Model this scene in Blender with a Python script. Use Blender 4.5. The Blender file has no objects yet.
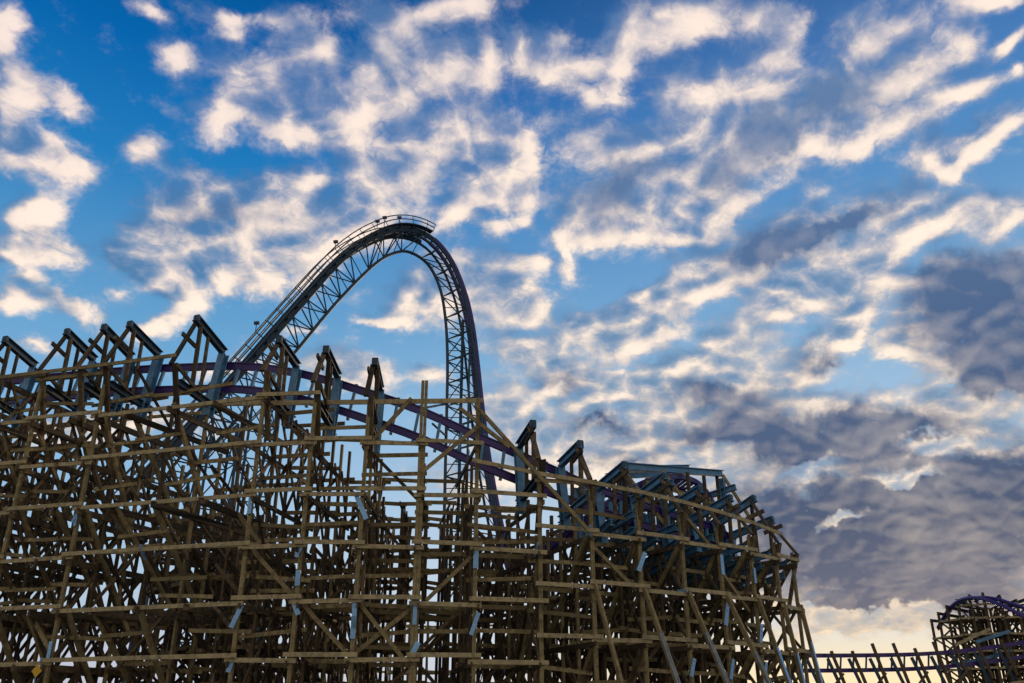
import bpy, bmesh, math, random
from mathutils import Vector, Matrix
S = bpy.context.scene
# ------------------------------------------------------------------ camera
PITCH = math.radians(23.5); FPX = 872.0; CAM_H = 1.7
cd = bpy.data.cameras.new('camera'); cam = bpy.data.objects.new('camera', cd); S.collection.objects.link(cam)
cam.location = (0, 0, CAM_H); cam.rotation_euler = (math.radians(90) + PITCH, 0, 0)
cd.sensor_width = 36; cd.lens = 36 * FPX / 1024; cd.clip_end = 20000
S.camera = cam
S.view_settings.view_transform = 'Standard'; S.view_settings.look = 'None'
S.view_settings.gamma = 1; S.view_settings.use_curve_mapping = False
S.view_settings.exposure = 0.0
CT, ST = math.cos(PITCH), math.sin(PITCH)
def ray(px, py):
    """direction in the world seen through a pixel of the photograph"""
    x = (px - 512) / FPX; y = (341.5 - py) / FPX
    return Vector((x, CT - ST * y, ST + CT * y)).normalized()
# ------------------------------------------------------------------ sun and sky
SUN_ELEV = math.radians(3.2); SUN_AZ = math.radians(26.5)     # azimuth clockwise from +Y
sl = bpy.data.lights.new('sun', 'SUN'); so = bpy.data.objects.new('sun', sl); S.collection.objects.link(so)
sl.energy = 2.0; sl.angle = math.radians(0.5); sl.color = (1.0, 0.72, 0.45)
sdir = Vector((math.sin(SUN_AZ) * math.cos(SUN_ELEV), math.cos(SUN_AZ) * math.cos(SUN_ELEV), math.sin(SUN_ELEV)))
so.rotation_euler = (-sdir).to_track_quat('-Z', 'Y').to_euler()
W = bpy.data.worlds.new('World'); S.world = W; W.use_nodes = True
W.cycles.sampling_method = 'MANUAL'; W.cycles.sample_map_resolution = 256
nt = W.node_tree; nt.nodes.clear()
class G:
    """small helper that writes node graphs"""
    def __init__(s, t): s.t = t
    def n(s, kind, **kw):
        o = s.t.nodes.new(kind)
        for k, v in kw.items(): setattr(o, k, v)
        return o
    def put(s, sock, v):
        if isinstance(v, bpy.types.NodeSocket): s.t.links.new(v, sock)
        else: sock.default_value = v
    def m(s, op, a, b=0.0, c=0.0, clamp=False):
        o = s.n('ShaderNodeMath', operation=op, use_clamp=clamp)
        s.put(o.inputs[0], a); s.put(o.inputs[1], b); s.put(o.inputs[2], c)
        return o.outputs[0]
    def v(s, op, a, b=(0, 0, 0), scale=None):
        o = s.n('ShaderNodeVectorMath', operation=op)
        s.put(o.inputs[0], a); s.put(o.inputs[1], b)
        if scale is not None: s.put(o.inputs[3], scale)
        return o.outputs[1] if op in ('LENGTH', 'DOT_PRODUCT', 'DISTANCE') else o.outputs[0]
    def step(s, x, a, b, to0=0.0, to1=1.0):
        o = s.n('ShaderNodeMapRange', interpolation_type='SMOOTHSTEP')
        for i, q in enumerate((x, a, b, to0, to1)): s.put(o.inputs[i], q)
        return o.outputs[0]
    def lin(s, x, a, b, to0=0.0, to1=1.0):
        o = s.n('ShaderNodeMapRange')
        for i, q in enumerate((x, a, b, to0, to1)): s.put(o.inputs[i], q)
        return o.outputs[0]
    def mix(s, f, a, b, mode='MIX'):
        o = s.n('ShaderNodeMix', data_type='RGBA', blend_type=mode)
        s.put(o.inputs[0], f); s.put(o.inputs[6], a); s.put(o.inputs[7], b)
        return o.outputs[2]
    def mix1(s, f, a, b):
        o = s.n('ShaderNodeMix', data_type='FLOAT')
        s.put(o.inputs[0], f); s.put(o.inputs[2], a); s.put(o.inputs[3], b)
        return o.outputs[0]
    def noise(s, vec, scale, detail=4, rough=0.5, dist=0.0, col=False, dim='2D'):
        o = s.n('ShaderNodeTexNoise', noise_dimensions=dim)
        s.put(o.inputs['Vector'], vec); o.inputs['Scale'].default_value = scale
        o.inputs['Detail'].default_value = detail; o.inputs['Roughness'].default_value = rough
        o.inputs['Distortion'].default_value = dist
        return o.outputs['Color'] if col else o.outputs['Fac']
    def ramp(s, f, stops):
        o = s.n('ShaderNodeValToRGB'); e = o.color_ramp.elements
        while len(e) < len(stops): e.new(0.5)
        for q, (p, c) in zip(e, stops): q.position = p; q.color = tuple(c) + (1,)
        s.put(o.inputs[0], f); return o.outputs[0]
def lin8(r, g, b):
    f = lambda c: (c / 255 / 12.92) if c <= 10 else ((c / 255 + 0.055) / 1.055) ** 2.4
    return (f(r), f(g), f(b))
# cloud banks: where each one hangs (looked up along a line of sight), half sizes in pixels of arc, tilt, weight
BANKS = [
 (5,20,16,24,0,1),(10,85,24,26,0,1),(28,85,13,13,0,.8),(65,98,22,12,45,.7),(8,140,14,24,0,.9),(50,160,36,20,20,1.1),
 (147,15,18,9,30,.6),(173,57,22,15,0,.85),(142,153,19,14,-20,.8),(232,10,32,10,0,.6),(232,28,22,9,0,.5),(300,33,30,18,30,.8),
 (250,62,36,16,0,.75),(258,90,34,20,0,.9),(265,118,60,18,0,.9),(325,115,36,24,-10,1.1),(315,72,20,18,20,.9),
 (205,182,24,14,30,.8),(275,187,32,22,0,.9),(305,180,18,18,0,.6),(178,208,34,26,30,.75),(40,220,26,15,0,.8),
 (12,255,28,18,0,.8),(45,213,20,12,0,.6),(60,252,32,16,40,.5),(15,300,34,10,10,.7),(28,282,14,6,0,.7),(70,308,30,11,35,.6),
 (215,240,80,24,-5,1.0),(145,258,28,15,35,.9),(165,285,20,15,30,.9),(187,303,18,12,-10,1.0),(155,328,20,10,-20,.8),(200,268,60,14,0,.6),
 (330,235,44,26,-20,1.0),(270,286,40,14,0,.7),(218,283,9,6,60,.7),(300,230,50,20,0,.8),(235,200,50,20,0,.4),
 (405,42,50,36,30,.8),(455,60,26,24,0,.9),(460,8,34,14,0,.9),(480,70,16,14,0,.5),
 (540,50,42,20,10,.95),(618,55,14,42,28,1.0),(595,85,30,14,15,.8),(560,75,50,14,0,.4),
 (400,130,38,30,20,1.15),(375,78,30,12,30,.75),(470,137,32,32,0,1.15),(350,112,22,22,0,.9),(412,177,12,12,40,.8),(465,187,24,12,0,.8),
 (522,165,30,32,40,.9),(510,200,20,13,0,1.0),(370,190,38,30,30,.9),(450,215,28,16,0,.8),(520,224,12,8,0,.7),(495,230,14,12,0,.6),
 (610,140,40,20,20,.75),(650,180,60,36,-20,.9),(690,200,28,42,0,.9),(620,210,46,20,0,.7),(668,22,24,28,20,.9),(672,92,16,18,30,.8),
 (700,20,28,20,-40,.8),(770,18,32,18,-30,.8),(765,80,22,42,25,.95),(700,92,32,20,-15,.95),(725,112,30,14,-10,.8),
 (858,40,20,34,15,1.1),(905,85,20,58,38,1.15),(850,128,50,28,-25,1.15),(800,95,70,26,-5,.7),(760,145,46,28,-10,1.0),(700,135,40,22,0,.7),(690,165,30,24,0,.7),
 (730,205,26,14,-20,1.0),(905,28,20,14,-20,.6),(955,95,40,13,-25,.8),(985,4,36,9,0,.9),(1000,45,22,8,-30,.7),(945,155,48,12,-30,.8),(992,135,44,12,-35,.9),
 (960,172,14,8,-30,.8),(930,130,20,40,20,.3),(965,45,10,16,20,.5),(1015,70,10,12,0,.6),
 (885,222,60,18,-20,.9),(800,265,64,30,-8,1.2),(872,245,62,24,-30,1.2),(850,287,40,18,-20,.8),(1006,212,30,16,-25,1.0),(955,215,30,12,-40,.7),(800,225,50,20,-20,.6),
 (775,310,36,12,-15,.8),(845,330,16,34,48,1.1),(812,352,38,15,-20,.9),(925,322,34,18,-25,1.0),(908,352,46,10,5,.8),(690,285,32,16,-25,1.1),(640,305,60,13,-22,.9),
 (720,348,48,18,-15,.85),(735,385,66,22,0,.95),(985,298,66,36,-10,1.3),(1005,366,50,22,0,1.3),(930,278,26,12,-30,.8),(800,432,90,28,5,1.2),(720,398,40,15,0,.9),
 (890,425,80,22,0,.9),(970,400,60,16,0,.9),(930,450,60,14,0,.7),(980,440,60,14,0,.7),
 (965,500,100,34,-5,1.4),(900,560,120,30,-3,1.4),(790,500,70,34,0,1.0),(700,440,60,18,10,.8),(840,600,110,14,0,.9),(960,600,100,16,0,1.0),(930,530,120,40,0,.8),(830,470,70,16,0,.5),(850,632,120,6,0,.5),
 (760,462,70,24,0,.85),(715,425,60,18,0,.8),(820,545,60,24,0,1.0),(850,485,60,22,0,.6),(860,585,90,12,0,1.0),(900,622,90,6,0,.8),(815,610,30,8,0,.7),
 (480,290,56,28,20,.85),(540,265,26,12,0,.6),(570,258,9,22,0,.7),(505,300,44,20,20,.7),(415,300,36,22,-10,.75),(385,322,26,6,5,.8),(352,372,38,16,10,.9),(430,377,20,9,0,.7),(445,262,14,14,0,.4),
 (575,235,26,12,0,.7),(680,225,44,24,0,.8),(600,325,44,13,-18,.8),(540,345,16,7,0,.7),(560,370,38,18,20,.9),(620,345,34,16,-20,.6),(570,395,24,12,0,.8),(615,392,46,13,0,.7),
 (660,380,40,12,0,.8),(600,440,60,20,0,.9),(640,425,40,12,0,.8),(505,400,32,24,0,.7),(530,430,36,20,0,.7),(520,350,30,8,10,.6),(650,335,40,14,-20,.6),(660,450,50,16,0,.8),(560,470,60,16,0,.7),
 (300,330,26,8,0,.5),(240,370,40,10,0,.5),(480,480,60,30,0,.5),(60,430,60,20,0,.5),(160,420,60,20,0,.5),(40,345,30,8,0,.4),(120,300,20,10,0,.3),
]
# the thick, shaded ones
THICK = [
 (990,298,66,38,-10,1.5),(1005,366,52,24,0,1.3),(805,436,84,24,5,1.0),(725,392,50,14,0,.6),(965,498,104,30,-6,1.2),(905,560,125,26,-3,1.0),(790,510,70,30,0,.6),(780,560,50,24,0,.5),
 (775,250,44,22,-25,.9),(830,100,52,22,-20,.8),(765,140,26,18,0,.8),(610,195,40,22,-30,.5),(600,425,36,10,0,.5),(560,385,26,12,0,.4),(850,222,40,10,-20,.7),
 (700,436,40,12,0,.5),(905,478,26,7,-10,-1.0),(850,527,26,7,-10,-1.0),(815,470,16,8,0,-.7),(930,445,40,6,5,-.8),(870,612,60,6,0,-.8),(955,535,18,5,0,-.6),(820,362,20,10,-20,.5),(890,430,70,18,0,.7),(960,600,90,12,0,.5),(845,20,12,20,15,.25),(895,55,22,16,30,.25),(850,605,80,8,0,.4),(630,455,36,10,0,.4),
 (400,60,30,30,0,.3),(220,215,60,14,0,.35),(640,170,40,14,-20,.4),(730,175,30,20,0,.5),(930,540,100,50,0,.5),
]
def lens_frame(px, py, rx, ry, ang):
    c = ray(px, py)
    ux = (ray(px + 1, py) - ray(px - 1, py)) / 2; uy = (ray(px, py + 1) - ray(px, py - 1)) / 2
    a = math.radians(ang)
    ex = ux * math.cos(a) + uy * math.sin(a); ey = -ux * math.sin(a) + uy * math.cos(a)
    sx, sy = ex.length * rx, ey.length * ry
    zx = ex.normalized(); zz = c; zy = zz.cross(zx).normalized(); zz = zx.cross(zy).normalized()
    R = Matrix((zx, zy, zz)).transposed()
    return c, R.to_euler('XYZ'), (sx, sy, 0.6)
def blob_sum(g, vec, blobs):
    tot = None
    for (px, py, rx, ry, ang, w) in blobs:
        c, e, sc = lens_frame(px, py, rx * 2.25, ry * 2.25, ang)
        gr = g.n('ShaderNodeTexGradient', gradient_type='QUADRATIC_SPHERE')
        mp = gr.texture_mapping; mp.vector_type = 'TEXTURE'
        mp.translation = c; mp.rotation = e; mp.scale = sc
        g.put(gr.inputs[0], vec)
        tot = g.m('MULTIPLY_ADD', gr.outputs['Fac'], 2.0 * w, tot if tot is not None else 0.0)
    return tot
def density_group(soft=False):
    t = bpy.data.node_groups.new('cloud_density', 'ShaderNodeTree')
    t.interface.new_socket('Vector', in_out='INPUT', socket_type='NodeSocketVector')
    t.interface.new_socket('Density', in_out='OUTPUT', socket_type='NodeSocketFloat')
    g = G(t); i = g.n('NodeGroupInput'); o = g.n('NodeGroupOutput')
    d = i.outputs[0]
    sp = g.n('ShaderNodeSeparateXYZ'); g.put(sp.inputs[0], d)
    inv = g.m('DIVIDE', 1.0, g.m('ADD', g.m('MAXIMUM', sp.outputs[2], 0.0), 0.42))
    P = g.v('SCALE', d, scale=inv)                       # the cloud deck, seen in perspective
    w1 = g.v('SUBTRACT', g.noise(P, 8.5, 2 if soft else 4, 0.62, col=True), (0.5, 0.5, 0.5))
    dw = g.v('ADD', d, g.v('SCALE', w1, scale=0.045))
    cov = blob_sum(g, dw, BANKS)
    cov = g.m('MINIMUM', cov, 1.22)
    cov = g.m('MULTIPLY_ADD', g.step(sp.outputs[1], 0.15, -0.35), 0.95, cov)   # unseen cloud cover added behind the viewer to light the board fronts
    vo = g.n('ShaderNodeTexVoronoi', feature='F1', voronoi_dimensions='2D', normalize=True); vo.inputs['Scale'].default_value = 21.0
    vo.inputs['Detail'].default_value = 0.0 if soft else 3.0; vo.inputs['Roughness'].default_value = 0.6; vo.inputs['Lacunarity'].default_value = 2.3
    g.put(vo.inputs['Vector'], g.v('ADD', P, g.v('SCALE', w1, scale=0.10)))
    puff = g.m('SUBTRACT', 0.38, vo.outputs['Distance'])
    fb = g.m('SUBTRACT', g.noise(P, 20.0, 1 if soft else 7, 0.66, 0.0), 0.5)
    D = g.m('MULTIPLY_ADD', fb, 1.25, g.m('MULTIPLY', cov, 0.97))
    D = g.m('MULTIPLY_ADD', puff, g.m('MULTIPLY_ADD', cov, 1.6, 0.5), D)
    g.put(o.inputs[0], D)
    return t
def fb2(g, d):
    return g.noise(d, 9.0, 4, 0.6, dim='3D')
def build_sky():
    g = G(nt)
    geo = g.n('ShaderNodeTexCoord'); d = g.v('NORMALIZE', geo.outputs['Generated'])
    sp = g.n('ShaderNodeSeparateXYZ'); g.put(sp.inputs[0], d)
    sky = g.n('ShaderNodeTexSky', sky_type='NISHITA', sun_disc=False)
    sky.sun_elevation = SUN_ELEV; sky.sun_rotation = SUN_AZ
    sky.air_density = 1.0; sky.dust_density = 1.0; sky.ozone_density = 3.0
    el = g.m('MULTIPLY', g.m('ARCSINE', sp.outputs[2]), 180 / math.pi)
    sd = g.v('DOT_PRODUCT', d, tuple(sdir))
    return g, d, sp, sky, el, sd
g, d, sp, sky, el, sd = build_sky()
MODE_RAW = False
if MODE_RAW:
    bg = g.n('ShaderNodeBackground'); g.put(bg.inputs[0], sky.outputs[0]); bg.inputs[1].default_value = 0.1
else:
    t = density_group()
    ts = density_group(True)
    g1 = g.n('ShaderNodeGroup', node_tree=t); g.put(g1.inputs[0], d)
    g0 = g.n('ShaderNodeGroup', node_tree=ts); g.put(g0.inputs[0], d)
    # a second look a little nearer the sun tells the lit flank from the far one
    tow = g.v('SCALE', g.v('SUBTRACT', tuple(sdir), g.v('SCALE', d, scale=sd)), scale=0.034)
    g2 = g.n('ShaderNodeGroup', node_tree=ts); g.put(g2.inputs[0], g.v('NORMALIZE', g.v('ADD', d, tow)))
    D1, D0, D2 = g1.outputs[0], g0.outputs[0], g2.outputs[0]
    alpha = g.step(D1, 0.06, 1.05)
    thick = g.step(D1, 0.5, 1.5)
    wob = g.v('SCALE', g.v('SUBTRACT', g.noise(d, 16.0, 4, 0.65, col=True, dim='3D'), (0.5, 0.5, 0.5)), scale=0.085)
    dark = g.m('MAXIMUM', g.m('MINIMUM', blob_sum(g, g.v('ADD', d, wob), THICK), 1.0), 0.0)
    flank = g.m('SUBTRACT', D0, D2)                       # > 0: open towards the sun
    tone = g.m('SUBTRACT', g.noise(d, 9.0, 6, 0.62, dim='3D'), 0.5)
    fine = g.m('SUBTRACT', D1, D0)
    shade = g.m('MULTIPLY_ADD', flank, -0.80, 0.14)
    shade = g.m('MULTIPLY_ADD', tone, 0.9, shade)
    shade = g.m('MULTIPLY_ADD', fine, -0.75, shade)
    shade = g.m('MULTIPLY_ADD', thick, 0.12, shade)
    shade = g.m('SUBTRACT', shade, g.m('MULTIPLY', g.step(sd, 0.5, 0.9), 0.05))
    shade = g.step(shade, -0.85, 1.05)
    deep = g.m('MULTIPLY_ADD', flank, -0.11, 0.93)
    deep = g.m('MULTIPLY_ADD', tone, 0.75, deep, clamp=True)
    shade = g.mix1(g.step(dark, 0.0, 0.95), shade, g.m('MAXIMUM', shade, deep))
    alpha = g.m('MULTIPLY', alpha, g.lin(g.m('SUBTRACT', shade, dark), 0.15, 0.75, 1.0, 0.55), clamp=True)
    alpha = g.m('MAXIMUM', alpha, g.m('MULTIPLY', g.step(dark, 0.05, 0.95), g.lin(fine, -0.25, 0.15, 0.80, 1.0)))
    # clear air: the physical sky graded towards the deep evening blue of the photograph
    clear = g.ramp(g.lin(el, 0, 45), [
        (0.00, lin8(206, 204, 214)), (0.07, lin8(200, 206, 222)), (0.16, lin8(184, 208, 230)), (0.30, lin8(150, 194, 230)),
        (0.50, lin8(108, 170, 217)), (0.72, lin8(34, 130, 198)), (0.87, lin8(0, 104, 180)), (1.0, lin8(0, 84, 152))])
    clear = g.mix(0.10, clear, g.mix(1.0, sky.outputs[0], (0.10, 0.10, 0.10, 1), 'MULTIPLY'))
    sidew = g.m('MULTIPLY', g.step(sd, 0.6, 0.97), g.lin(el, 8, 24, 1.0, 0.25))
    clear = g.mix(g.m('MULTIPLY', sidew, 0.5), clear, (0.70, 0.78, 0.86, 1))
    warm = g.m('MULTIPLY', g.step(sd, 0.85, 0.985), g.lin(el, 2.0, 7.0, 1.0, 0.0))
    clear = g.mix(g.m('MULTIPLY', warm, 0.95), clear, (1.08, .86, .50, 1))
    litc = g.ramp(g.lin(el, 0, 45), [(0.0, lin8(255, 214, 150)), (0.12, lin8(255, 220, 168)), (0.3, (1.12, .93, .74)), (0.6, (1.10, .90, .76)), (1.0, (.95, .78, .72))])
    litc = g.mix(g.m('MULTIPLY', g.step(sd, 0.35, 0.85), 0.5), litc, (1.18, .98, .78, 1))
    darkc = g.ramp(g.lin(el, 0, 45), [(0.0, lin8(205, 165, 130)), (0.10, lin8(112, 108, 122)), (0.25, lin8(70, 80, 108)), (0.5, lin8(76, 98, 136)), (1.0, lin8(110, 142, 184))])
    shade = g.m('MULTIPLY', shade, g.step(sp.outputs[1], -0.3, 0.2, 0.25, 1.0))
    litc = g.mix(g.step(sp.outputs[1], 0.1, -0.4), litc, (0.74, 0.62, 0.48, 1))  # added clouds behind the viewer, coloured warm to light the timber fronts
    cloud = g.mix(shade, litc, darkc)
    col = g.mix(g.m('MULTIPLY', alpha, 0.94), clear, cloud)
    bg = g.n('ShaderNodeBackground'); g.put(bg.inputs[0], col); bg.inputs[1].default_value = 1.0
out = g.n('ShaderNodeOutputWorld'); nt.links.new(bg.outputs[0], out.inputs[0])
# ------------------------------------------------------------------ materials
def mat(name, base, rough=0.6, metal=0.0, vary=0.25, stain=None, stain_amt=0.0, scale=1.2, spec=0.5, bump=0.0, grain=None):
    m = bpy.data.materials.new(name); m.use_nodes = True
    q = G(m.node_tree); b = m.node_tree.nodes['Principled BSDF']
    tc = q.n('ShaderNodeTexCoord'); gi = q.n('ShaderNodeNewGeometry')
    rnd = gi.outputs['Random Per Island']
    col = base + (1,)
    n1 = q.noise(tc.outputs['Object'], scale, 6, 0.65, dim='3D')
    k = q.m('MULTIPLY_ADD', rnd, 2 * vary, 1 - vary)
    k = q.m('MULTIPLY', k, q.lin(n1, 0.3, 0.7, 0.78, 1.2))
    if grain:
        mp = q.n('ShaderNodeMapping'); q.put(mp.inputs[0], tc.outputs['Object']); mp.inputs['Scale'].default_value = grain
        k = q.m('MULTIPLY', k, q.lin(q.noise(mp.outputs[0], 6.0, 5, 0.7, dim='3D'), 0.3, 0.7, 0.8, 1.15))
    c = q.v('SCALE', col[:3], scale=k)
    if stain:
        n2 = q.noise(tc.outputs['Object'], scale * 3.1, 5, 0.7, dim='3D')
        f = q.m('MULTIPLY', q.step(q.m('MULTIPLY_ADD', rnd, 0.25, n2), 0.52, 0.78), stain_amt)
        c = q.mix(f, c, stain + (1,))
    q.put(b.inputs['Base Color'], c)
    q.put(b.inputs['Roughness'], q.lin(n1, 0.3, 0.7, rough - 0.08, rough + 0.1))
    b.inputs['Metallic'].default_value = metal; b.inputs['Specular IOR Level'].default_value = spec
    if bump:
        bp = q.n('ShaderNodeBump'); bp.inputs['Strength'].default_value = bump; bp.inputs['Distance'].default_value = 0.02
        q.put(bp.inputs['Height'], q.noise(tc.outputs['Object'], 14.0, 4, 0.7, dim='3D')); q.put(b.inputs['Normal'], bp.outputs[0])
    return m
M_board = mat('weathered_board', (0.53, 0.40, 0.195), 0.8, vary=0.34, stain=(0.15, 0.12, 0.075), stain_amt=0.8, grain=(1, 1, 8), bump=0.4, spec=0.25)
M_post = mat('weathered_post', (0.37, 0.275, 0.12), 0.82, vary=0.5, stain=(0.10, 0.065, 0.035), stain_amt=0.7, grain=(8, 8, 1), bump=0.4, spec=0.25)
M_shaded = mat('weathered_shaded_timber', (0.165, 0.115, 0.060), 0.85, vary=0.8, stain=(0.04, 0.028, 0.018), stain_amt=0.7, bump=0.4, spec=0.2)  # inner timber: same wood, darkened in the colour for interior shade
M_teal = mat('teal_painted_steel', (0.09, 0.24, 0.37), 0.36, vary=0.2, stain=(0.03, 0.06, 0.08), stain_amt=0.5, scale=0.8)  # paint colour raised to include reflected sky
M_dteal = mat('dark_teal_steel', (0.026, 0.060, 0.086), 0.55, vary=0.2, stain=(0.02, 0.03, 0.035), stain_amt=0.4, scale=0.6)
M_purple = mat('purple_painted_steel', (0.050, 0.017, 0.145), 0.4, vary=0.12, scale=0.5)
M_plate = mat('pale_blue_plate', (0.28, 0.50, 0.72), 0.4, vary=0.2, metal=0.2)
M_yellow = mat('yellow_sign_paint', (0.75, 0.42, 0.02), 0.5, vary=0.05)
M_black = mat('black_sign_paint', (0.02, 0.02, 0.02), 0.5, vary=0.05)
M_lamp = mat('lamp_housing', (0.05, 0.05, 0.055), 0.5, vary=0.1)
M_deck = mat('deck_grating', (0.05, 0.065, 0.075), 0.6, vary=0.1)
M_ground = mat('pale_bounce_ground', (0.17, 0.155, 0.13), 0.95, vary=0.0, stain=(0.13, 0.12, 0.09), stain_amt=0.7, scale=0.15, spec=0.1)  # unseen ground, paled in colour to bounce light onto undersides
# ------------------------------------------------------------------ mesh helpers
V = Vector
def _frame(p0, p1, hint):
    z = (p1 - p0).normalized()
    x = hint - z * hint.dot(z)
    if x.length < 1e-4: x = V((1, 0, 0)) - z * z.x
    x.normalize(); return x, z.cross(x).normalized(), z
def beam(bm, p0, p1, w, d, hint=V((0, 0, 1))):
    """rectangular timber: w along the hint direction, d across it"""
    p0, p1 = V(p0), V(p1); x, y, z = _frame(p0, p1, V(hint))
    vs = []
    for p in (p0, p1):
        for a, b in ((-1, -1), (1, -1), (1, 1), (-1, 1)): vs.append(bm.verts.new(p + x * a * w / 2 + y * b * d / 2))
    for f in ((0, 3, 2, 1), (4, 5, 6, 7), (0, 1, 5, 4), (1, 2, 6, 5), (2, 3, 7, 6), (3, 0, 4, 7)): bm.faces.new([vs[i] for i in f])
def sweep(bm, pts, prof, hints, close=True):
    rows = []
    for i, p in enumerate(pts):
        a = pts[max(i - 1, 0)]; b = pts[min(i + 1, len(pts) - 1)]
        x, y, z = _frame(a, b, hints[i] if isinstance(hints, list) else hints)
        rows.append([bm.verts.new(p + x * u + y * v) for u, v in prof])
    n = len(prof)
    for i in range(len(rows) - 1):
        for k in range(n):
            bm.faces.new((rows[i][k], rows[i][(k + 1) % n], rows[i + 1][(k + 1) % n], rows[i + 1][k]))
    bm.faces.new(rows[0][::-1]); bm.faces.new(rows[-1])
def circ(r, n=8): return [(r * math.cos(2 * math.pi * k / n), r * math.sin(2 * math.pi * k / n)) for k in range(n)]
def rect(w, d): return [(-w / 2, -d / 2), (w / 2, -d / 2), (w / 2, d / 2), (-w / 2, d / 2)]
def ibeam_prof(h, b, t):
    return [(-h/2, -b/2), (-h/2 + t, -b/2), (-h/2 + t, -t/2), (h/2 - t, -t/2), (h/2 - t, -b/2), (h/2, -b/2),
            (h/2, b/2), (h/2 - t, b/2), (h/2 - t, t/2), (-h/2 + t, t/2), (-h/2 + t, b/2), (-h/2, b/2)]
def ibeam(bm, p0, p1, h, b, hint, t=0.045):
    sweep(bm, [V(p0), V(p1)], ibeam_prof(h, b, t), V(hint))
def tube(bm, p0, p1, r, n=6):
    p0, p1 = V(p0), V(p1)
    h = V((0, 0, 1)) if abs((p1 - p0).normalized().z) < 0.9 else V((1, 0, 0))
    sweep(bm, [p0, p1], circ(r, n), h)
COL = S.collection
def thing(name, label, cat, loc=(0, 0, 0), group=None):
    o = bpy.data.objects.new(name, None); COL.objects.link(o); o.location = loc
    o['label'] = label; o['category'] = cat
    if group: o['group'] = group
    return o
def obj(name, bm, m, parent=None, smooth=False):
    me = bpy.data.meshes.new(name); bmesh.ops.recalc_face_normals(bm, faces=bm.faces[:])
    if parent is not None:
        r = parent
        off = V((0, 0, 0))
        while r is not None: off += r.location; r = r.parent
        bmesh.ops.translate(bm, verts=bm.verts[:], vec=-off)
    if smooth:
        for f in bm.faces: f.smooth = True
    bm.to_mesh(me); bm.free(); me.materials.append(m)
    o = bpy.data.objects.new(name, me); COL.objects.link(o)
    if parent is not None: o.parent = parent
    return o
def one(fn, name, m, parent, *a, **k):
    bm = bmesh.new(); fn(bm, *a, **k); return obj(name, bm, m, parent)
random.seed(7); rn = random.uniform
def interp(tab, s):
    t = sorted(tab)
    if s <= t[0][0]: return t[0][1]
    for (a, x), (b, y) in zip(t, t[1:]):
        if s <= b: return x + (y - x) * (s - a) / (b - a)
    return t[-1][1]
def catmull(P, n=8):
    out = []
    for i in range(len(P) - 1):
        p0 = P[max(i - 1, 0)]; p1 = P[i]; p2 = P[i + 1]; p3 = P[min(i + 2, len(P) - 1)]
        for k in range(n):
            t = k / n
            out.append(0.5 * ((2 * p1) + (p2 - p0) * t + (2 * p0 - 5 * p1 + 4 * p2 - p3) * t * t + (3 * p1 - p0 - 3 * p2 + p3) * t ** 3))
    out.append(P[-1]); return out
# ------------------------------------------------------------------ ground
bm = bmesh.new()
for x, y in ((-3000, -3000), (3000, -3000), (3000, 3000), (-3000, 3000)): bm.verts.new((x, y, 0))
bm.faces.new(bm.verts[:]); gr = obj('ground', bm, M_ground); gr['kind'] = 'structure'
# ------------------------------------------------------------------ the banked turn: plan of the big front trestle
AZC = math.radians(-5.8); CEN = V((math.sin(AZC) * 70, math.cos(AZC) * 70, 0)); UC = -CEN.normalized()
def e_r(phi):
    c, s_ = math.cos(math.radians(phi)), math.sin(math.radians(phi))
    return V((UC.x * c + UC.y * s_, -UC.x * s_ + UC.y * c, 0))
P_ST = CEN + e_r(30.4) * 30; D_ST = V((-.973, .233, 0)); N_ST = V((-.233, -.973, 0))
def P(s, r, h):
    """point of the turn: s along it (degrees of the arc, positive to the west), r from its centre, h above ground"""
    if s <= 30.4: q = CEN + e_r(s) * r
    else:
        f = min((s - 30.4) / 8, 1); n = (e_r(30.4) * (1 - f) + N_ST * f).normalized()
        q = P_ST + D_ST * ((s - 30.4) * 0.52) + n * (r - 30)
    return V((q.x, q.y, h))
def T(s): return (P(s + .5, 30, 0) - P(s - .5, 30, 0)).normalized()
RAIL = [(70, 20.0), (60, 20.0), (49, 20.0), (41, 20.0), (34, 19.9), (28, 19.6), (22.9, 19.3), (17.4, 18.8), (12.7, 18.2), (7, 17.3), (0.3, 16.3), (-4.3, 15.3), (-10.9, 14.2), (-14.4, 13.65), (-20, 12.85), (-24.5, 12.45), (-30, 12.1), (-36, 11.9), (-42, 11.8), (-47, 11.2)]
GAUGE = [(60, 1.3), (20, 1.35), (0, 1.5), (-8, 1.45), (-20, 1.2), (-30, 1.1), (-47, 1.1)]
PEAK = [(70, 21.4), (49, 21.5), (34, 21.6), (25.4, 21.3), (15.4, 19.5), (10.4, 18.8), (5.4, 18.1), (-10.4, 15.2), (-15.4, 14.4), (-20.4, 13.6), (-25.4, 13.35), (-30.4, 13.0), (-35.4, 12.9), (-40.4, 13.3), (-44.5, 12.3)]
BENTS = [66, 57.5, 53.5, 49.2, 45.3, 41.4, 36.9, 33.9, 30.4, 25.4, 20.4, 15.4, 10.4, 5.4, 0.4, -4.6, -10.4, -15.4, -20.4, -25.4, -30.4, -35.4, -40.2, -44.2]
NOHOOK = (66, 53.5, 45.3, 30.4, 20.4, 0.4, -4.6)
NOPOST = (53.5, 45.3, 36.9, 30.4, 25.4, 20.4)
FACE = [s for s in BENTS if s not in NOPOST]
def levels(s):
    return [2.7 + 2.4 * k for k in range(5)] if s < -13 else [1.75 + 2.4 * k for k in range(8)]
def dens(s):
    if s > 31: return 3
    if s > 18: return 1
    if s > 2: return 4
    if s > -13: return 3
    return 4
front = thing('timber_trestle', 'tall curved trestle of olive boards filling the foreground, hooked frames along its top', 'trestle', P(0, 26, 0))
board_list = []
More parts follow.
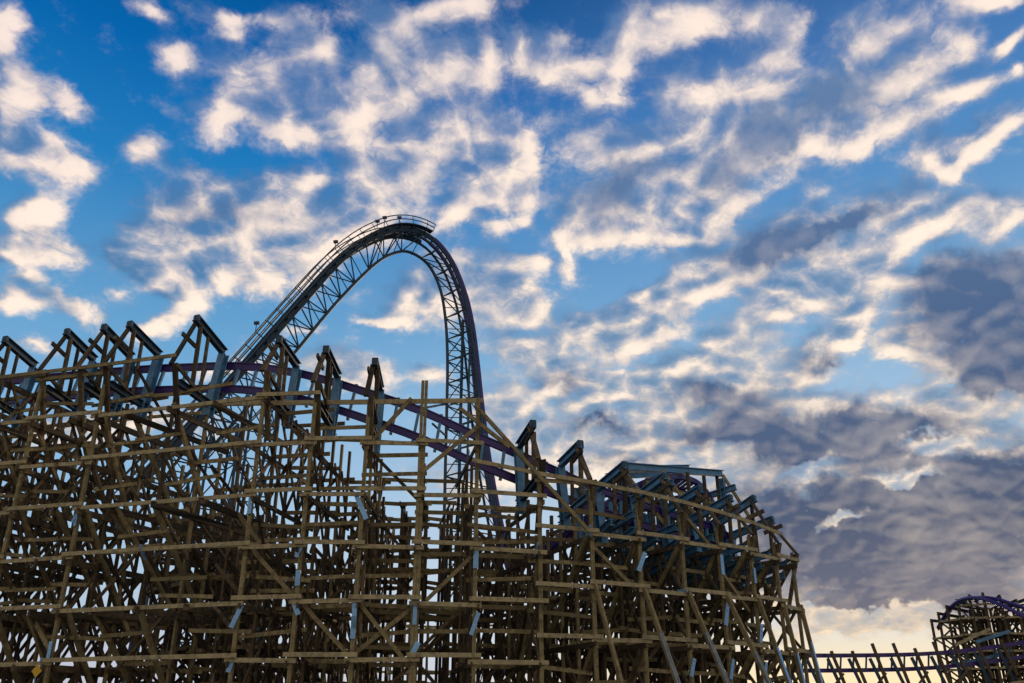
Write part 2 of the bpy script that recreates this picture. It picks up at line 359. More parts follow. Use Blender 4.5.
for bi, s in enumerate(BENTS):
    lv = levels(s); t = T(s); rail = interp(RAIL, s); gg = interp(GAUGE, s); pk = interp(PEAK, s); hook = s not in NOHOOK
    top = rail - gg - (0.9 if hook else 0.2)
    lv = [h for h in lv if h < top + 0.4]
    q = lambda r, h, s=s: P(s, r, h)
    bm = bmesh.new(); n = dens(s); rad = q(1, 0) - q(0, 0)
    cols = {1: [30, 27.2, 23.2], 2: [30, 28, 25.6, 23.2], 3: [30, 28.2, 26.4, 24.8, 23.2], 4: [30, 28.2, 26.4, 24.8, 23.2]}[n]
    # crossbeams and braces of this bent
    for j, h in enumerate(lv):
        off = t * (0.13 if j % 2 else -0.13)
        if n > 1 or j % 2 == 0:
            beam(bm, q(30.3, h - .22) + off, q(22.8, h - .22) + off, 0.3 if s > 18 else 0.22, 0.12 if s > 18 else 0.08)
        lo = 0.0 if j == 0 else lv[j - 1]
        for c in range(len(cols) - 1):
            a, b = cols[c], cols[c + 1]
            if rn(0, 1) < (0.6, 0.6, 0.85, 0.95)[n - 1]:
                off2 = t * rn(-.16, .16)
                beam(bm, q(a, h) + off2, q(b, lo) + off2, 0.15, 0.08)
            if n > 2 and rn(0, 1) < 0.6:
                off2 = t * rn(-.16, .16)
                beam(bm, q(b, h) + off2, q(a, lo) + off2, 0.15, 0.08)
    if hook:
        # the hooked frame head: leg, struts
        k1, k2 = q(30.1, top - .3), q(30.3, rail - 1.1)
        off = t * 0.12
        pkp = q(28.95, pk)
        beam(bm, k2 + off, pkp + off, 0.24, 0.12, t)
        beam(bm, q(28.85, pk - .2) - off, q(28.8, rail - 1.9) - off, 0.22, 0.12, t)
        beam(bm, q(28.0, pk - .35), q(28.0, rail - 2.2), 0.16, 0.12, t)
        beam(bm, q(29.75, rail + .2 + (pk - rail) * .35) + off * 1.8, q(28.6, rail + (pk - rail) * .35 - .1) + off * 1.8, 0.22, 0.1)
        beam(bm, q(30.3, rail - 1.15) - off * 1.8, q(28.6, rail - 1.9) - off * 1.8, 0.2, 0.1)
        beam(bm, k2 - off, q(29.3, rail - 4.4) - off, 0.26, 0.14, t)
    bent = obj('bent', bm, M_shaded, front)
    if s > 22 or s < -9:                                  # long raking braces down through the bent
        for h in (lv[2::2] if s > 22 else lv[1::2]):
            off2 = t * rn(-.22, .22); one(beam, 'raking_brace', M_post, bent, q(29.9, h + rn(-.3, .3)) + off2, q(rn(25, 26.6), max(h - rn(4.2, 5.6), 0)) + off2, 0.24, 0.15)
    for ci, r in enumerate(cols):
        if r == 30:
            th = (16.9 if s == 0.4 else 16.2) if s in (0.4, -4.6) else (rail - 1.05 if hook else top + 1.0)
            if s in NOPOST: continue
            bm2 = bmesh.new(); dd = .085 if s == 0.4 else .045
            beam(bm2, q(30, 0) - t * dd, q(30, th) - t * dd, 0.15, dd * 1.8, rad)
            beam(bm2, q(30, 0) + t * dd, q(30, th - (0 if s == 0.4 else rn(0, .25))) + t * dd, 0.15, dd * 1.8, rad)
            for h in lv: beam(bm2, q(30.02, h - .4), q(30.02, h + .2), 0.18, 0.2, rad)
            obj('post', bm2, M_post, bent)
        else:
            th = top - (0.3 if r > 24 else rn(0.2, 2.5))
            one(beam, 'post', M_shaded if rn(0, 1) < .7 else M_post, bent, q(r, 0), q(r, th), 0.17, 0.13, rad)  # inner posts mostly take the timber darkened for shade
    if s < -13:                                            # raking leg outside the face
        bm2 = bmesh.new()
        beam(bm2, q(30.15, 7.6), q(33.9 if s > -32 else 32.4 if s > -38 else 31.2, 0), 0.22, 0.13, rad)
        lg = obj('raking_leg', bm2, M_post, bent)
        if s < -16:
            pa, pb_ = q(30.15, 7.6), q(33.9 if s > -32 else 32.4 if s > -38 else 31.2, 0); o3 = rad * .1
            f0 = rn(.25, .5); one(beam, 'leg_channel', M_plate, lg, pa.lerp(pb_, f0) + o3 * .9, pa.lerp(pb_, f0 + rn(.25, .45)) + o3 * .9, .05, .17, rad)  # steel strip; its pale blue puts reflected sky into the colour
    if hook:
        el = rail + (1.0 if s > 20 else 0.6); zz = V((0, 0, 1))
        inn = 26.5 if s > -19 else 26.1
        br = one(ibeam, 'track_bracket', M_dteal if s > -13 else M_teal, front, q(29.2, pk + .12), q(inn, el - (0.35 if s < -19 else 0)), 0.42, 0.3, zz)  # brighter teal to the east puts the sky's reflection into the colour
        one(ibeam, 'column', M_teal, br, q(inn + .05, el - .1), q(inn + .65, rail - gg - 1.6), 0.46, 0.4, rad)
        one(ibeam, 'lower_arm', M_dteal if s > -13 else M_teal, br, q(29.7, rail - gg - .55), q(inn - .1, rail - gg - 1.0), 0.36, 0.28, zz)
        bm2 = bmesh.new(); beam(bm2, q(29.1, pk + .12) - t * .16, q(29.1, pk + .12) + t * .16, 0.16, 0.28, rad); obj('cap_plate', bm2, M_dteal, br)
    if rn(0, 1) < 0.75:
        for z in range(random.choice((1, 2, 3))):
            h = random.choice(lv) ; r = random.choice(cols[:-1])
            a = q(r, h) + t * .18
            dvec = (rad * rn(-1, 1) + zz_ * rn(-1, 1)).normalized() if False else (rad * random.choice((-.6, .6)) + V((0, 0, 1)) * rn(-.9, .9)).normalized()
            one(beam, 'splice_plate', M_plate, bent, a - dvec * .38, a + dvec * .38, 0.2, 0.03, rad)
for s in [-18 - 2.55 * k for k in range(11)]:
    rail = interp(RAIL, s); gg = interp(GAUGE, s); zz = V((0, 0, 1))
    br = one(ibeam, 'lower_arm', M_teal, front, P(s, 29.6, rail - gg - 1.3), P(s, 25.6, rail - gg - 2.3 + rn(-.3, .3)), .36, .28, zz)
    one(ibeam, 'column', M_teal, br, P(s, 25.9, rail), P(s, 26.5, rail - gg - 1.6), .36, .3, T(s))
# ledger boards: lapped end on end along the face
def board(s0, s1, r, h0, h1, wd=0.19, th=0.075):
    a, b = P(s0, r, h0), P(s1, r, h1); d = (b - a).normalized()
    return (a - d * .28, b + d * .28, wd, th)
outer, inner, mid = [], [], []
for i in range(len(FACE) - 1):
    a, b = FACE[i], FACE[i + 1]
    top = min(interp(RAIL, a), interp(RAIL, b)) - 1.3
    for j, h in enumerate(levels(b)):
        if h > top + (1.2 if a > 31 else 0.3): continue
        if h > 15 and b < -4: continue
        flip = (i + j) % 2
        jit = rn(-.05, .05) + (0.1 if flip else -0.1)
        outer.append((board(a, b, 30.18 + flip * .085, h + jit, h + jit + rn(-.06, .06)), h))
for i in range(len(BENTS) - 1):
    a, b = BENTS[i], BENTS[i + 1]
    top = min(interp(RAIL, a), interp(RAIL, b)) - 1.5
    for r, dh in ((29.0, 1.15), (28.3, .55)):
        for j, h in enumerate(levels(b)):
            if h + dh < top and rn(0, 1) < (.68 if r == 29.0 else .35) * (.75 if 17 < b < 31 else 1):
                mid.append(board(a, b, r + ((i + j) % 2) * .085, h + dh + rn(-.15, .15), h + dh + rn(-.15, .15), .18, .07))
for i in range(len(BENTS) - 1):
    a, b = BENTS[i], BENTS[i + 1]
    top = min(interp(RAIL, a), interp(RAIL, b)) - 1.3
    for r in (23.0, 25.9, 28.0):
        for j, h in enumerate(levels(b)):
            if h > top + .1 or rn(0, 1) < (0.12 if r == 23 else 0.55 if dens(b) > 2 else 0.8): continue
            inner.append(board(a, b, r - .2 - ((i + j) % 2) * .085, h + rn(-.1, .1), h + rn(-.1, .1), 0.2, 0.07))
# the sloping upper boards of the falling east side
for a, b in zip(BENTS, BENTS[1:]):
    if b < -5 and b > -42: outer.append((board(a, b, 30.4, interp([(-4, 12.9), (-10, 12.45), (-36, 11.4), (-46, 11.0)], a), interp([(-4, 12.9), (-10, 12.45), (-36, 11.4), (-46, 11.0)], b)), 12))
outer.append((board(25.4, 33.9, 30.5, 18.7, 18.75), 18)); outer.append((board(33.9, 49.2, 30.5, 18.75, 18.6), 18))
outer.append((board(-4.6, 20.4, 29.6, 16.15, 16.15, .24), 15))
outer.sort(key=lambda x: 0 if 2 < x[1] < 17 else 1)
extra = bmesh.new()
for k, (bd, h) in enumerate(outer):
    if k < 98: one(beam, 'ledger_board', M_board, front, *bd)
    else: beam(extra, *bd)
midm = bmesh.new()
for bd in mid: beam(midm, *bd)
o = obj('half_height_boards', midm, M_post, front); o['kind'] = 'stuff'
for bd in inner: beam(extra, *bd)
sway = bmesh.new()
for a, b in zip(BENTS, BENTS[1:]):
    top = min(interp(RAIL, a), interp(RAIL, b)) - 1.6
    for r in (23.1, 24.7, 26.3, 28.1):
        for h in levels(b):
            if h > top: continue
            if rn(0, 1) < (.32 if dens(b) > 1 and dens(a) > 1 else .12):
                k = random.choice((-2.4, 2.4)); dh = rn(-.4, .4)
                beam(sway, P(a, r, h - (k > 0) * 2.4 + dh), P(b, r, h - (k < 0) * 2.4 + dh), .16, .08)
o = obj('sway_braces', sway, M_shaded, front); o['kind'] = 'stuff'
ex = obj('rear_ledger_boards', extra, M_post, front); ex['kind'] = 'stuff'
# long face braces
def fbrace(s0, r0, h0, s1, r1, h1, w=.18): one(beam, 'face_brace', M_post, front, P(s0, r0, h0), P(s1, r1, h1), w, .12)
fbrace(-4.2, 30.5, 15.6, -14.5, 30.6, 9.9, .17); fbrace(0.4, 30.4, 12.2, -4.6, 30.4, 14.6); fbrace(-2.8, 30.5, 15.4, -7.4, 30.5, 13.6)
fbrace(5.4, 29.7, 4.3, 0.4, 29.7, 6.4); fbrace(5.4, 29.8, 6.6, 0.6, 29.8, 3.8); fbrace(-.5, 29.7, 6.6, -4.4, 29.7, 8.6); fbrace(15.4, 29.6, 9.0, 10.8, 29.6, 6.7)
fbrace(10.4, 29.6, 6.6, 5.6, 29.6, 4.2); fbrace(-15.6, 29.7, 9.4, -20.2, 29.7, 7.4); fbrace(-25.4, 29.7, 11.9, -30.2, 29.7, 9.8)
fbrace(5.4, 29.0, 14.0, 1.6, 29.4, 16.2); fbrace(20, 27, 11.2, 15.6, 27, 8.9); fbrace(38, 29.5, 6.5, 34, 29.5, 4.2); fbrace(-30.6, 29.7, 9.0, -35, 29.7, 6.9)
# pale blue steel plates bolted over the joints
for s_, h, lean in ((17.0, 10.8, 0), (11.9, 8.8, .7), (10.4, 7.5, 0), (12.2, 6.3, -.7), (3.2, 10.6, -.7), (2.4, 4.4, .7), (1.0, 6.0, 0), (6.4, 5.9, 0), (5.8, 5.4, 0), (-5.7, 8.5, 0), (-6.1, 5.6, .5),
        (20.4, 5.9, .6), (17.9, 3.9, .4), (-18.3, 8.7, .7), (-27.6, 4.0, .5), (-32.7, 4.0, .5), (-37.2, 3.9, .5), (-36.6, 5.8, .4), (-35.9, 8.7, 0), (-28.9, 6.6, .4), (-32.3, 9.0, 0), (28.2, 11.0, .7), (33.9, 10.9, 0), (33.9, 4.6, 0)):
    near = min(FACE, key=lambda q: abs(q - s_))
    s_ = near; lean *= .5
    c0 = P(s_, 30.14, h); dv = (V((0, 0, 1)) - T(s_) * (lean * 1.4)).normalized(); L = rn(.3, .62)
    bm = bmesh.new(); beam(bm, c0 - dv * L, c0 + dv * L, .03, rn(.17, .24), c0 - CEN)
    for k in (-.7, -.25, .25, .7): beam(bm, c0 + dv * L * k - dv * .02 + (c0 - CEN).normalized() * .02, c0 + dv * L * k + dv * .02 + (c0 - CEN).normalized() * .02, .04, .05, c0 - CEN)
    obj('splice_plate', bm, M_plate, front)
# ------------------------------------------------------------------ purple track of the banked turn
def track_path(tab, ss, rad): return [P(s, rad(s) if callable(rad) else rad, interp(tab, s)) for s in ss]
ss = [70 - 1.25 * k for k in range(int(117 / 1.25) + 1)]
def smooth(tab, s): return sum(interp(tab, s + d) for d in (-2.5, -1.25, 0, 1.25, 2.5)) / 5
trk = thing('coaster_track', 'purple two-rail track sweeping along the top of the front trestle between its hooked frames', 'track', P(0, 27, 0))
up_pts = [P(s, 26.15, smooth(RAIL, s) + .3) for s in ss]; lo_pts = [P(s, 26.3, smooth(RAIL, s) + .25 - smooth(GAUGE, s)) for s in ss]
for pts in (up_pts, lo_pts):
    bm = bmesh.new(); sweep(bm, pts, rect(0.34, 0.22), V((0, 0, 1)))
    sweep(bm, [p + V((0, 0, .19)) for p in pts], rect(0.06, 0.34), V((0, 0, 1)))
    obj('rail', bm, M_purple, trk)
for k, s in enumerate(ss[1:-1]):
    if k % 2 == 0:
        i = k + 1
        one(beam, 'tie', M_teal, trk, up_pts[i] + V((0, 0, .25)) - T(s) * .15, lo_pts[i] - V((0, 0, .3)) + T(s) * .15, 0.16, 0.14, T(s))
# ------------------------------------------------------------------ inner timber: low trestle inside the turn, and the hill on its east side
def ring_trestle(name, label, ss, cols, hfun, lvl, pb=0.6, mats=(M_shaded, M_shaded, M_post), capm=None, step=1):
    th = thing(name, label, 'trestle', P((ss[0] + ss[-1]) / 2, sum(cols) / len(cols), 0))
    bd = []
    for i, s in enumerate(ss):
        H = hfun(s); t = T(s) if s < 30 else e_r(s).cross(V((0, 0, 1))); q = lambda r, h: CEN + e_r(s) * r + V((0, 0, h))
        rad = e_r(s); bm = bmesh.new(); hs = [h for h in lvl if h < H + .2]
        for j, h in enumerate(hs):
            beam(bm, q(cols[0] + .3, h) + t * .13, q(cols[-1] - .3, h) + t * .13, .2, .07)
            lo = 0 if j == 0 else hs[j - 1]
            for a, b in zip(cols, cols[1:]):
                if rn(0, 1) < pb: o2 = t * rn(-.15, .15); beam(bm, q(a, h) + o2, q(b, lo) + o2, .15, .08)
                if rn(0, 1) < pb * .7: o2 = t * rn(-.15, .15); beam(bm, q(b, h) + o2, q(a, lo) + o2, .15, .08)
        bt = obj('bent', bm, mats[1], th)
        for r in cols: one(beam, 'post', mats[0], bt, q(r, 0), q(r, H + rn(-.2, .4)), .18, .16, rad)
        if i + 1 < len(ss):
            s2 = ss[i + 1]; H2 = min(H, hfun(s2))
            for r in (cols[0] + .16, cols[-1] - .16, cols[len(cols) // 2]):
                for h in hs:
                    if h < H2 + .2 and rn(0, 1) < .8:
                        a, b = CEN + e_r(s) * r + V((0, 0, h + rn(-.1, .1))), CEN + e_r(s2) * r + V((0, 0, h + rn(-.1, .1)))
                        d = (b - a).normalized() * .25; bd.append((a - d, b + d, .21, .07))
    ex = bmesh.new()
    for k, b in enumerate(bd):
        if k < 60: one(beam, 'ledger_board', mats[2], th, *b)
        else: beam(ex, *b)
    if len(bd) > 60: o = obj('rear_ledger_boards', ex, mats[2], th); o['kind'] = 'stuff'
    else: ex.free()
    return th
low = ring_trestle('timber_trestle', 'lower timber trestle standing behind the front trestle under the lift hill', [58 - 3.9 * k for k in range(22)], [20.5, 18.5, 16.5, 14.5],
                   lambda s: interp([(-25, 11.5), (-12, 12.0), (-4, 13.0), (14, 13), (19, 10.0), (27, 9.5), (34, 13), (46, 14.5), (58, 15)], s), [1.6 + 1.9 * k for k in range(7)], pb=.85)
rear = ring_trestle('timber_trestle', 'distant low timber trestle glimpsed through gaps between the lowest foreground boards', [140 + 4.2 * k for k in range(20)], [27.0, 24.5],
                    lambda s: 11.5 + 2.5 * math.sin(s * .07), [1.8 + 2.2 * k for k in range(6)], pb=.8)
hill = ring_trestle('timber_trestle', 'timber hump at the right end of the front trestle, blue steel beams on top', [-22 - 4.4 * k for k in range(7)], [25.0, 22.6, 20.2],
                    lambda s: interp([(-22, 13.0), (-27, 14.2), (-32, 14.8), (-44, 15.8), (-49, 16.0)], s), [2.2 + 2.4 * k for k in range(6)], pb=.75)
def hp(s, r, h): return CEN + e_r(s) * r + V((0, 0, h))
for r, h, sa, sb in ((25.2, 15.3, -26.8, -49.5), (23.6, 15.6, -28.5, -46), (22.0, 15.6, -30, -47)):
    one(ibeam, 'crest_beam', M_teal, hill, hp(sa, r, h - .3), hp(sb, r, h + 1.1), .4, .34, (0, 0, 1))
for s in (-26.4, -32.8, -48.4):
    H = interp([(-22, 13.4), (-27, 14.6), (-32, 15.1), (-44, 16.0), (-49, 16.2)], s)
    one(ibeam, 'crest_arm', M_teal, hill, hp(s, 26.2, H - .9), hp(s, 22.0, H - 1.6), .36, .3, (0, 0, 1))
    one(ibeam, 'crest_column', M_teal, hill, hp(s, 25.3, H - .2), hp(s, 25.4, H - 2.4), .34, .3, e_r(s))
    one(beam, 'crest_brace', M_post, hill, hp(s, 25.4, H), hp(s - 4, 26.5, H - 3.0), .2, .1)
ht = thing('coaster_track', 'short purple track curving over the hump at the right end of the front trestle', 'track', hp(-40, 24, 0))
HT = [(-14, 9.6), (-20, 11.6), (-26, 13.3), (-32, 14.7), (-37, 15.3), (-42, 15.5), (-46, 15.2), (-50, 13.9), (-54, 11.5)]
hs = [-14 - 1.0 * k for k in range(41)]
rl = []
for dr, dz in ((24.6, 0), (23.6, -.45)):
    pts = [hp(s, dr, smooth(HT, s) + dz) for s in hs]; rl.append(pts)
    bm = bmesh.new(); sweep(bm, pts, rect(.3, .24), V((0, 0, 1))); obj('rail', bm, M_purple, ht)
for i in range(1, 40): one(beam, 'tie', M_purple, ht, rl[0][i], rl[1][i], .14, .12)
# ------------------------------------------------------------------ lift hill
LA = math.radians(35); LT = V((math.cos(LA), math.sin(LA), 0)); LN = V((math.sin(LA), -math.cos(LA), 0))   # along the lift; sideways, towards the viewer
L0 = V((-14.8, 98.9, 0))
def on_plane(px, py):
    d = ray(px, py); o = V((0, 0, CAM_H)); k = (L0 - o).dot(LN) / d.dot(LN); q = o + d * k
    return V(((q - L0).dot(LT), q.z))
LIFT = [on_plane(*p) for p in [(120, 497), (162, 452), (205, 405), (240, 366), (290, 309), (338, 257), (375, 234), (402, 229), (428, 238), (448, 260), (462, 292), (470, 325), (475, 362), (479, 400), (484, 440), (491, 485), (500, 530), (514, 580)]]
APEX = [on_plane(*p) for p in [(176, 487), (208, 452), (246, 409), (296, 351), (336, 303), (375, 264), (398, 252), (414, 254), (430, 267), (441, 292), (446, 325), (447.5, 362), (447, 400), (446, 440), (445, 485), (444, 530), (443, 600)]]
def L3(p, lat): return L0 + LT * p.x + V((0, 0, p.y)) + LN * lat
lp = catmull([V((p.x, p.y)) for p in LIFT], 8); ap = catmull([V((p.x, p.y)) for p in APEX], 8)
def resample(pts, step):
    out = [pts[0]]; acc = 0
    for a, b in zip(pts, pts[1:]):
        L = (b - a).length; 
        while acc + L >= step:
            a = a + (b - a) * ((step - acc) / L); L = (b - a).length; acc = 0; out.append(a)
        acc += L
    return out
lift = thing('lift_hill', 'very tall steel lift hill with a lattice spine, dropping steeply behind the timber', 'roller coaster', L0)
lpm = resample(lp, 1.0)
def nrm(pts, i):
    a, b = pts[max(i - 1, 0)], pts[min(i + 1, len(pts) - 1)]; t = (b - a).normalized(); return V((-t.y, t.x))
nr = [nrm(lpm, i) for i in range(len(lpm))]
crest_i = max(range(len(lpm)), key=lambda i: lpm[i].y)
h3 = [LT * n.x + V((0, 0, n.y)) for n in nr]
for lat in (-.62, .62):
    k = crest_i + 3
    bm = bmesh.new(); sweep(bm, [L3(p, lat) for p in lpm[:k + 1]], rect(.34, .24), h3[:k + 1]); obj('climbing_rail', bm, M_dteal, lift)
    bm = bmesh.new(); sweep(bm, [L3(p, lat) for p in lpm[k:]], rect(.4, .36), h3[k:]); obj('rail', bm, M_purple, lift)
bm = bmesh.new()
for i in range(len(lpm)): beam(bm, L3(lpm[i] - nr[i] * .1, -.75), L3(lpm[i] - nr[i] * .1, .75), .2, .12)
o = obj('cross_ties', bm, M_teal, lift); o['kind'] = 'stuff'
# spine: two upper chords under the rails, one lower chord, lattice between
low_pts = [p - n * .75 for p, n in zip(lpm, nr)]
cs = 3.0
uppers = resample(low_pts, cs); apx = resample(ap, cs)
for lat in (-1.05, 1.05):
    bm = bmesh.new(); sweep(bm, [L3(p, lat) for p in low_pts], circ(.17), h3); obj('chord', bm, M_dteal, lift, True)
bm = bmesh.new(); sweep(bm, [L3(p, 0) for p in ap], circ(.2), LN); obj('chord', bm, M_dteal, lift, True)
nlat = 0
for k, a in enumerate(apx):
    # nearest upper node
    j = min(range(len(uppers)), key=lambda i: (uppers[i] - a).length)
    if j + 1 >= len(uppers): continue
    bm = bmesh.new()
    for lat in (-1.05, 1.05):
        tube(bm, L3(a, 0), L3(uppers[j], lat), .085)
        tube(bm, L3(a, 0), L3(uppers[j + 1], lat), .085)
    tube(bm, L3(uppers[j], -1.05), L3(uppers[j], 1.05), .07); tube(bm, L3(uppers[j], -1.05), L3(uppers[j + 1], 1.05), .07)
    if k + 1 < len(apx): tube(bm, L3((a + apx[k + 1]) / 2, 0), L3(uppers[j + 1], 1.05), .06)
    obj('lattice_bay', bm, M_dteal, lift)
# walkways and handrails on the climbing side, over the top and ending there
wend = min(crest_i + 3, len(lpm) - 1)
for lat in (-1.55, 1.55):
    bm = bmesh.new(); sweep(bm, [L3(p - n * .05, lat) for p, n in zip(lpm[:wend], nr)], rect(.1, .8), h3[:wend]); wk = obj('walkway', bm, M_deck, lift)
    bm = bmesh.new()
    for up in (.55, 1.1): sweep(bm, [L3(p + n * up, lat * 1.22) for p, n in zip(lpm[:wend], nr)], circ(.075, 6), h3[:wend])
    for i in list(range(0, wend - 1, 2)) + [wend - 1]: tube(bm, L3(lpm[i], lat * 1.22), L3(lpm[i] + nr[i] * 1.12, lat * 1.22), .045, 5)
    obj('handrail', bm, M_dteal, wk)
for lat in (-1.15, 1.15):
    bm = bmesh.new(); sweep(bm, [L3(p - n * .45, lat) for p, n in zip(lpm[:wend], nr)], rect(.4, .14), h3[:wend]); obj('stringer', bm, M_dteal, lift)
bm = bmesh.new()
for i in range(0, wend, 2): beam(bm, L3(lpm[i] - nr[i] * .4, -1.95), L3(lpm[i] - nr[i] * .4, 1.95), .22, .1)
o = obj('walkway_brackets', bm, M_dteal, lift); o['kind'] = 'stuff'
bm = bmesh.new(); sweep(bm, [L3(p - n * .3, 0) for p, n in zip(lpm[:crest_i], nr)], rect(.22, .3), h3[:crest_i]); obj('chain_trough', bm, M_dteal, lift)
# masts with lamps on the handrail
for i_off, hgt in ((-4, 1.1), (-2.6, 1.5), (-1.2, 1.6), (-11.5, 1.0), (-27, 1.1)):
    i = int(round(crest_i + i_off * 1.0)); b0 = L3(lpm[i] + nr[i] * 1.1, -1.9)
    ms = one(tube, 'mast', M_lamp, lift, b0, b0 + V((0, 0, hgt)), .05)
    bm = bmesh.new(); beam(bm, b0 + V((-.28, 0, hgt)), b0 + V((.28, 0, hgt + .05)), .3, .35); obj('lamp_head', bm, M_lamp, ms)
# lattice towers that carry it
def tower(parent, foot, topc, w, n, m=M_dteal):
    nm = []
    f = [V(foot) + LT * a * w * 1.6 + LN * b * w * 1.6 for a, b in ((-.5, -.5), (.5, -.5), (.5, .5), (-.5, .5))]
    t = [V(topc) + LT * a * w + LN * b * w for a, b in ((-.5, -.5), (.5, -.5), (.5, .5), (-.5, .5))]
    root = bmesh.new()
    for k in range(4):
        k2 = (k + 1) % 4
        for i in range(n):
            a, b = i / n, (i + 1) / n
            A, B = f[k].lerp(t[k], a), f[k].lerp(t[k], b); C2, D2 = f[k2].lerp(t[k2], a), f[k2].lerp(t[k2], b)
            tube(root, A, D2, .08); tube(root, B, D2, .08)
            if i % 2 == 0: tube(root, B, C2, .08)
    tw = obj('support_tower', root, m, parent)
    for k in range(4): one(tube, 'leg', m, tw, f[k], t[k], .15)
for u, w, n in ((on_plane(262, 395), 2.6, 9), (on_plane(222, 425), 2.6, 7), (on_plane(180, 475), 2.4, 5)):
    c = L3(u, 0); tower(lift, (c.x, c.y, 0), (c.x, c.y, c.z), w, n)
# the drop's own mast: vertical leg pair with lattice down to the ground
u = on_plane(463, 320)
mb = bmesh.new(); top3 = L3(u, 0)
for i in range(int(top3.z / 3.2)):
    z0, z1 = i * 3.2, min((i + 1) * 3.2, top3.z); a = L3(V((on_plane(447, 400).x, 0)), 0); c = V((top3.x, top3.y, 0))
    tube(mb, a + V((0, 0, z0)), c + V((0, 0, z1)), .09); tube(mb, c + V((0, 0, z1)), a + V((0, 0, z1)), .08)
dm = obj('drop_mast', mb, M_dteal, lift); one(tube, 'leg', M_dteal, dm, (top3.x, top3.y, 0), top3, .2)
for (a, la), (b, lb) in (((on_plane(476, 350), 0), (on_plane(508, 590), -1.0)), ((on_plane(470, 330), 0), (on_plane(425, 660), 8.0)), ((on_plane(446, 404), 0), (on_plane(386, 424), 6)), ((on_plane(446, 424), 0), (on_plane(386, 421), 6)), ((on_plane(446, 436), 0), (on_plane(420, 430), 3))):
    one(tube, 'stay', M_dteal, lift, L3(a, la), L3(b, lb), .14)
# ------------------------------------------------------------------ low far track on hooked posts
def far(px, py, dist):
    d = ray(px, py); k = dist / math.hypot(d.x, d.y); q = d * k; return V((q.x, q.y, q.z + CAM_H))
ft = thing('coaster_track', 'low purple track running level past the horizon glow towards the small far hill', 'track', (40, 90, 0))
topr = [far(790, 655.5, 88), far(850, 655.5, 92), far(910, 654.5, 96), far(950, 652, 99), far(990, 647.5, 101), far(1030, 641, 102), far(1070, 632, 102)]
botr = [p - V((.25, 0, 1.3)) for p in topr]
for pts in (topr, botr):
    bm = bmesh.new(); sweep(bm, catmull(pts, 5), rect(.36, .24), V((0, 0, 1))); obj('rail', bm, M_purple, ft)
tt, tb = resample(catmull(topr, 5), 1.4), resample(catmull(botr, 5), 1.4)
for a, b in zip(tt, tb): one(beam, 'tie', M_dteal, ft, a, b, .14, .12)
fs = thing('timber_trestle', 'row of low timber posts holding the level far track above the horizon glow', 'trestle', (42, 93, 0))
tp = resample(catmull(topr, 5), 2.3)
for i, a in enumerate(tp):
    z = a.z; w = -.8
    bt = one(beam, 'bent', M_shaded, fs, a + V((-.3, w, random.choice((.35, .5, 1.0)))), a + V((.65, w, -2.9)), .26, .2, (1, 0, 0))
    one(beam, 'post', M_shaded, bt, a + V((.6, w, -2.7)), V((a.x + .9, a.y + w, 0)), .26, .2, (1, 0, 0))  # darkened timber copy: backlit silhouette put into the colour
    one(beam, 'arm', M_dteal, bt, a + V((-.6, w + .3, -.3)), a + V((.5, w + .3, -3.4)), .26, .2, (1, 0, 0))
    if i % 2 == 0: one(beam, 'brace', M_shaded, bt, a + V((.5, w - .2, -1.6)), a + V((-1.7, w - .2, -3.9)), .2, .1)
    if i + 1 < len(tp):
        b = tp[i + 1]
        for dz in (-3.4, -5.6): one(beam, 'ledger_board', M_board, fs, a + V((-.3, w - .2, dz)), b + V((.3, w - .2, dz)), .2, .07)
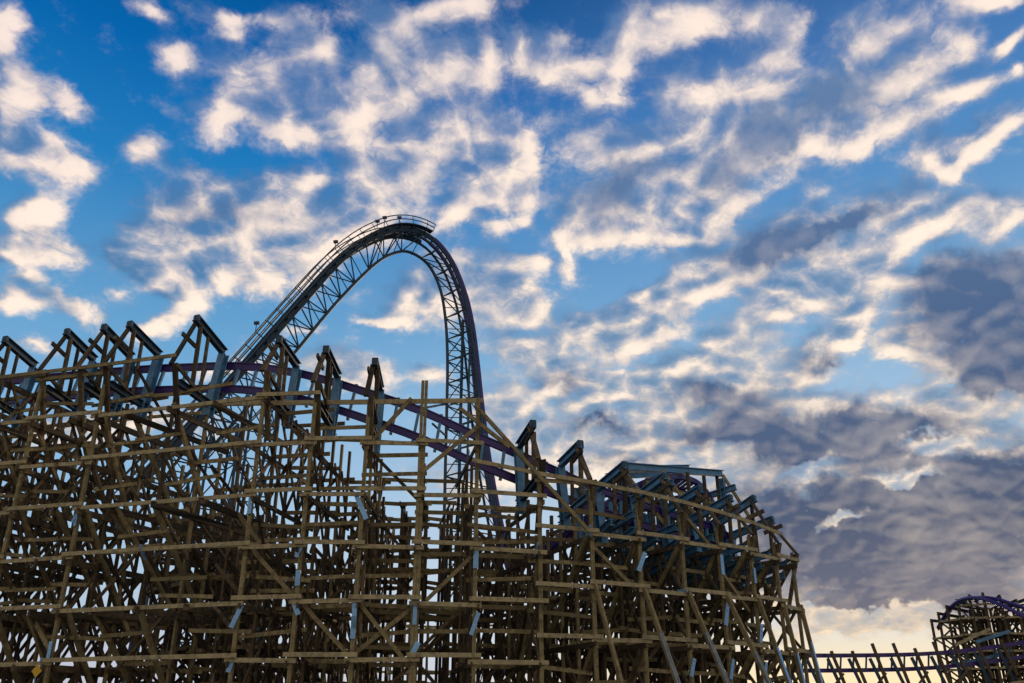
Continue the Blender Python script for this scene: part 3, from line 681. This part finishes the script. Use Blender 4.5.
# ------------------------------------------------------------------ far hill at the right edge
def fan_trestle():
    t0 = far(985, 683, 112); c = V((t0.x + 4.4, t0.y + 5, 0))
    th = thing('timber_trestle', 'small far timber hill with stepped frame tops carrying a purple crest', 'trestle', c)
    prof = [(-90, 12.3), (-76, 12.9), (-64, 13.5), (-52, 14.0), (-40, 14.4), (-28, 14.5), (-14, 14.2), (0, 13.7), (12, 13.9), (28, 12.8), (46, 11.5), (64, 10.2)]
    R0 = 6.6; bd = []
    def q(a, r, h): return c + V((math.sin(math.radians(a)) * r, -math.cos(math.radians(a)) * r, h))
    for i, (a, H) in enumerate(prof):
        bm = bmesh.new(); lv = [h for h in (1.8, 3.5, 5.2, 6.9, 8.6, 10.3, 12.0, 13.4) if h < H - .4]; t = V((math.cos(math.radians(a)), math.sin(math.radians(a)), 0))
        for j, h in enumerate(lv):
            beam(bm, q(a, R0 + .3, h) + t * .12, q(a, R0 - 5.3, h) + t * .12, .2, .08)
            lo = 0 if j == 0 else lv[j - 1]
            for r0, r1 in ((R0, R0 - 2.5), (R0 - 2.5, R0 - 5)):
                beam(bm, q(a, r0, h), q(a, r1, lo), .18, .08)
                if rn(0, 1) < .5: beam(bm, q(a, r1, h), q(a, r0, lo), .18, .08)
        bt = obj('bent', bm, M_shaded, th)
        for r in (R0, R0 - 2.5, R0 - 5): one(beam, 'post', M_shaded, bt, q(a, r, 0), q(a, r, H - (0 if r == R0 else .8)), .24, .2)
        one(ibeam, 'cap_arm', M_dteal, bt, q(a, R0 + .15, H), q(a, R0 - 3.4, H - .4), .3, .26, (0, 0, 1))
        if i + 1 < len(prof):
            b, H2 = prof[i + 1]
            for r in (R0 + .16, R0 - 5.2):
                for h in lv: one(beam, 'ledger_board', M_board, th, q(a - 1, r, h + rn(-.1, .1)), q(b + 1, r, h + rn(-.1, .1)), .21, .07)
    for (p0, p1) in (((955, 645), (990, 629)), ((976, 642), (1010, 631)), ((940, 668), (1000, 655))):
        one(beam, 'long_brace', M_teal if p0[0] != 955 else M_board, th, far(*p0, 101), far(*p1, 101.5), .3, .14)
    return th
fan_trestle()
fc = thing('coaster_track', 'purple two-rail track curving over the crest of the small far hill', 'track', far(990, 683, 110))
r1 = [far(*p, d) for p, d in (((938, 628), 116), ((947, 612), 114), ((957, 602), 112), ((968, 598), 110), ((984, 599), 108), ((1005, 607), 106), ((1028, 619), 105), ((1060, 640), 104))]
r2 = [far(*p, d) for p, d in (((943, 622), 118), ((953, 607), 117), ((966, 600), 115.5), ((980, 597.5), 114), ((996, 599), 112), ((1012, 604), 110.5), ((1034, 612), 109), ((1064, 628), 108))]
ra, rb = catmull(r1, 5), catmull(r2, 5)
for pts in (ra, rb):
    bm = bmesh.new(); sweep(bm, pts, circ(.2, 8), V((0, 0, 1))); obj('rail', bm, M_purple, fc, True)
for i in range(0, len(ra), 2): one(beam, 'tie', M_dteal, fc, ra[i] - V((0, 0, .2)), rb[i] - V((0, 0, .2)), .14, .14)
# ------------------------------------------------------------------ small yellow sign behind the front boards
sg = thing('warning_sign', 'small yellow diamond sign on a thin post behind the lowest boards of the front trestle', 'sign', far(36.6, 671, 46).xy.to_3d())
c = far(36.6, 671, 46)
tn = V((c.y, -c.x, 0)).normalized(); bm = bmesh.new()
beam(bm, c - V((0, 0, .0)) + V((0, 0, .34)) , c - V((0, 0, .34)), .02, .02)
bm.clear()
vs = []
for dy in (0, .03):
    b_ = V((c.x, c.y, 0)).normalized() * dy
    vs.append([bm.verts.new(c + tn * a * .2 + V((0, 0, b * .28)) + b_) for a, b in ((0, 1), (1, 0), (0, -1), (-1, 0))])
bm.faces.new(vs[0]); bm.faces.new(vs[1][::-1])
for k in range(4): bm.faces.new((vs[0][k], vs[1][k], vs[1][(k + 1) % 4], vs[0][(k + 1) % 4]))
obj('sign_plate', bm, M_yellow, sg)
one(tube, 'sign_post', M_plate, sg, V((c.x, c.y, 0)) + V((c.x, c.y, 0)).normalized() * .08, c + V((0, 0, .3)) + V((c.x, c.y, 0)).normalized() * .08, .03)
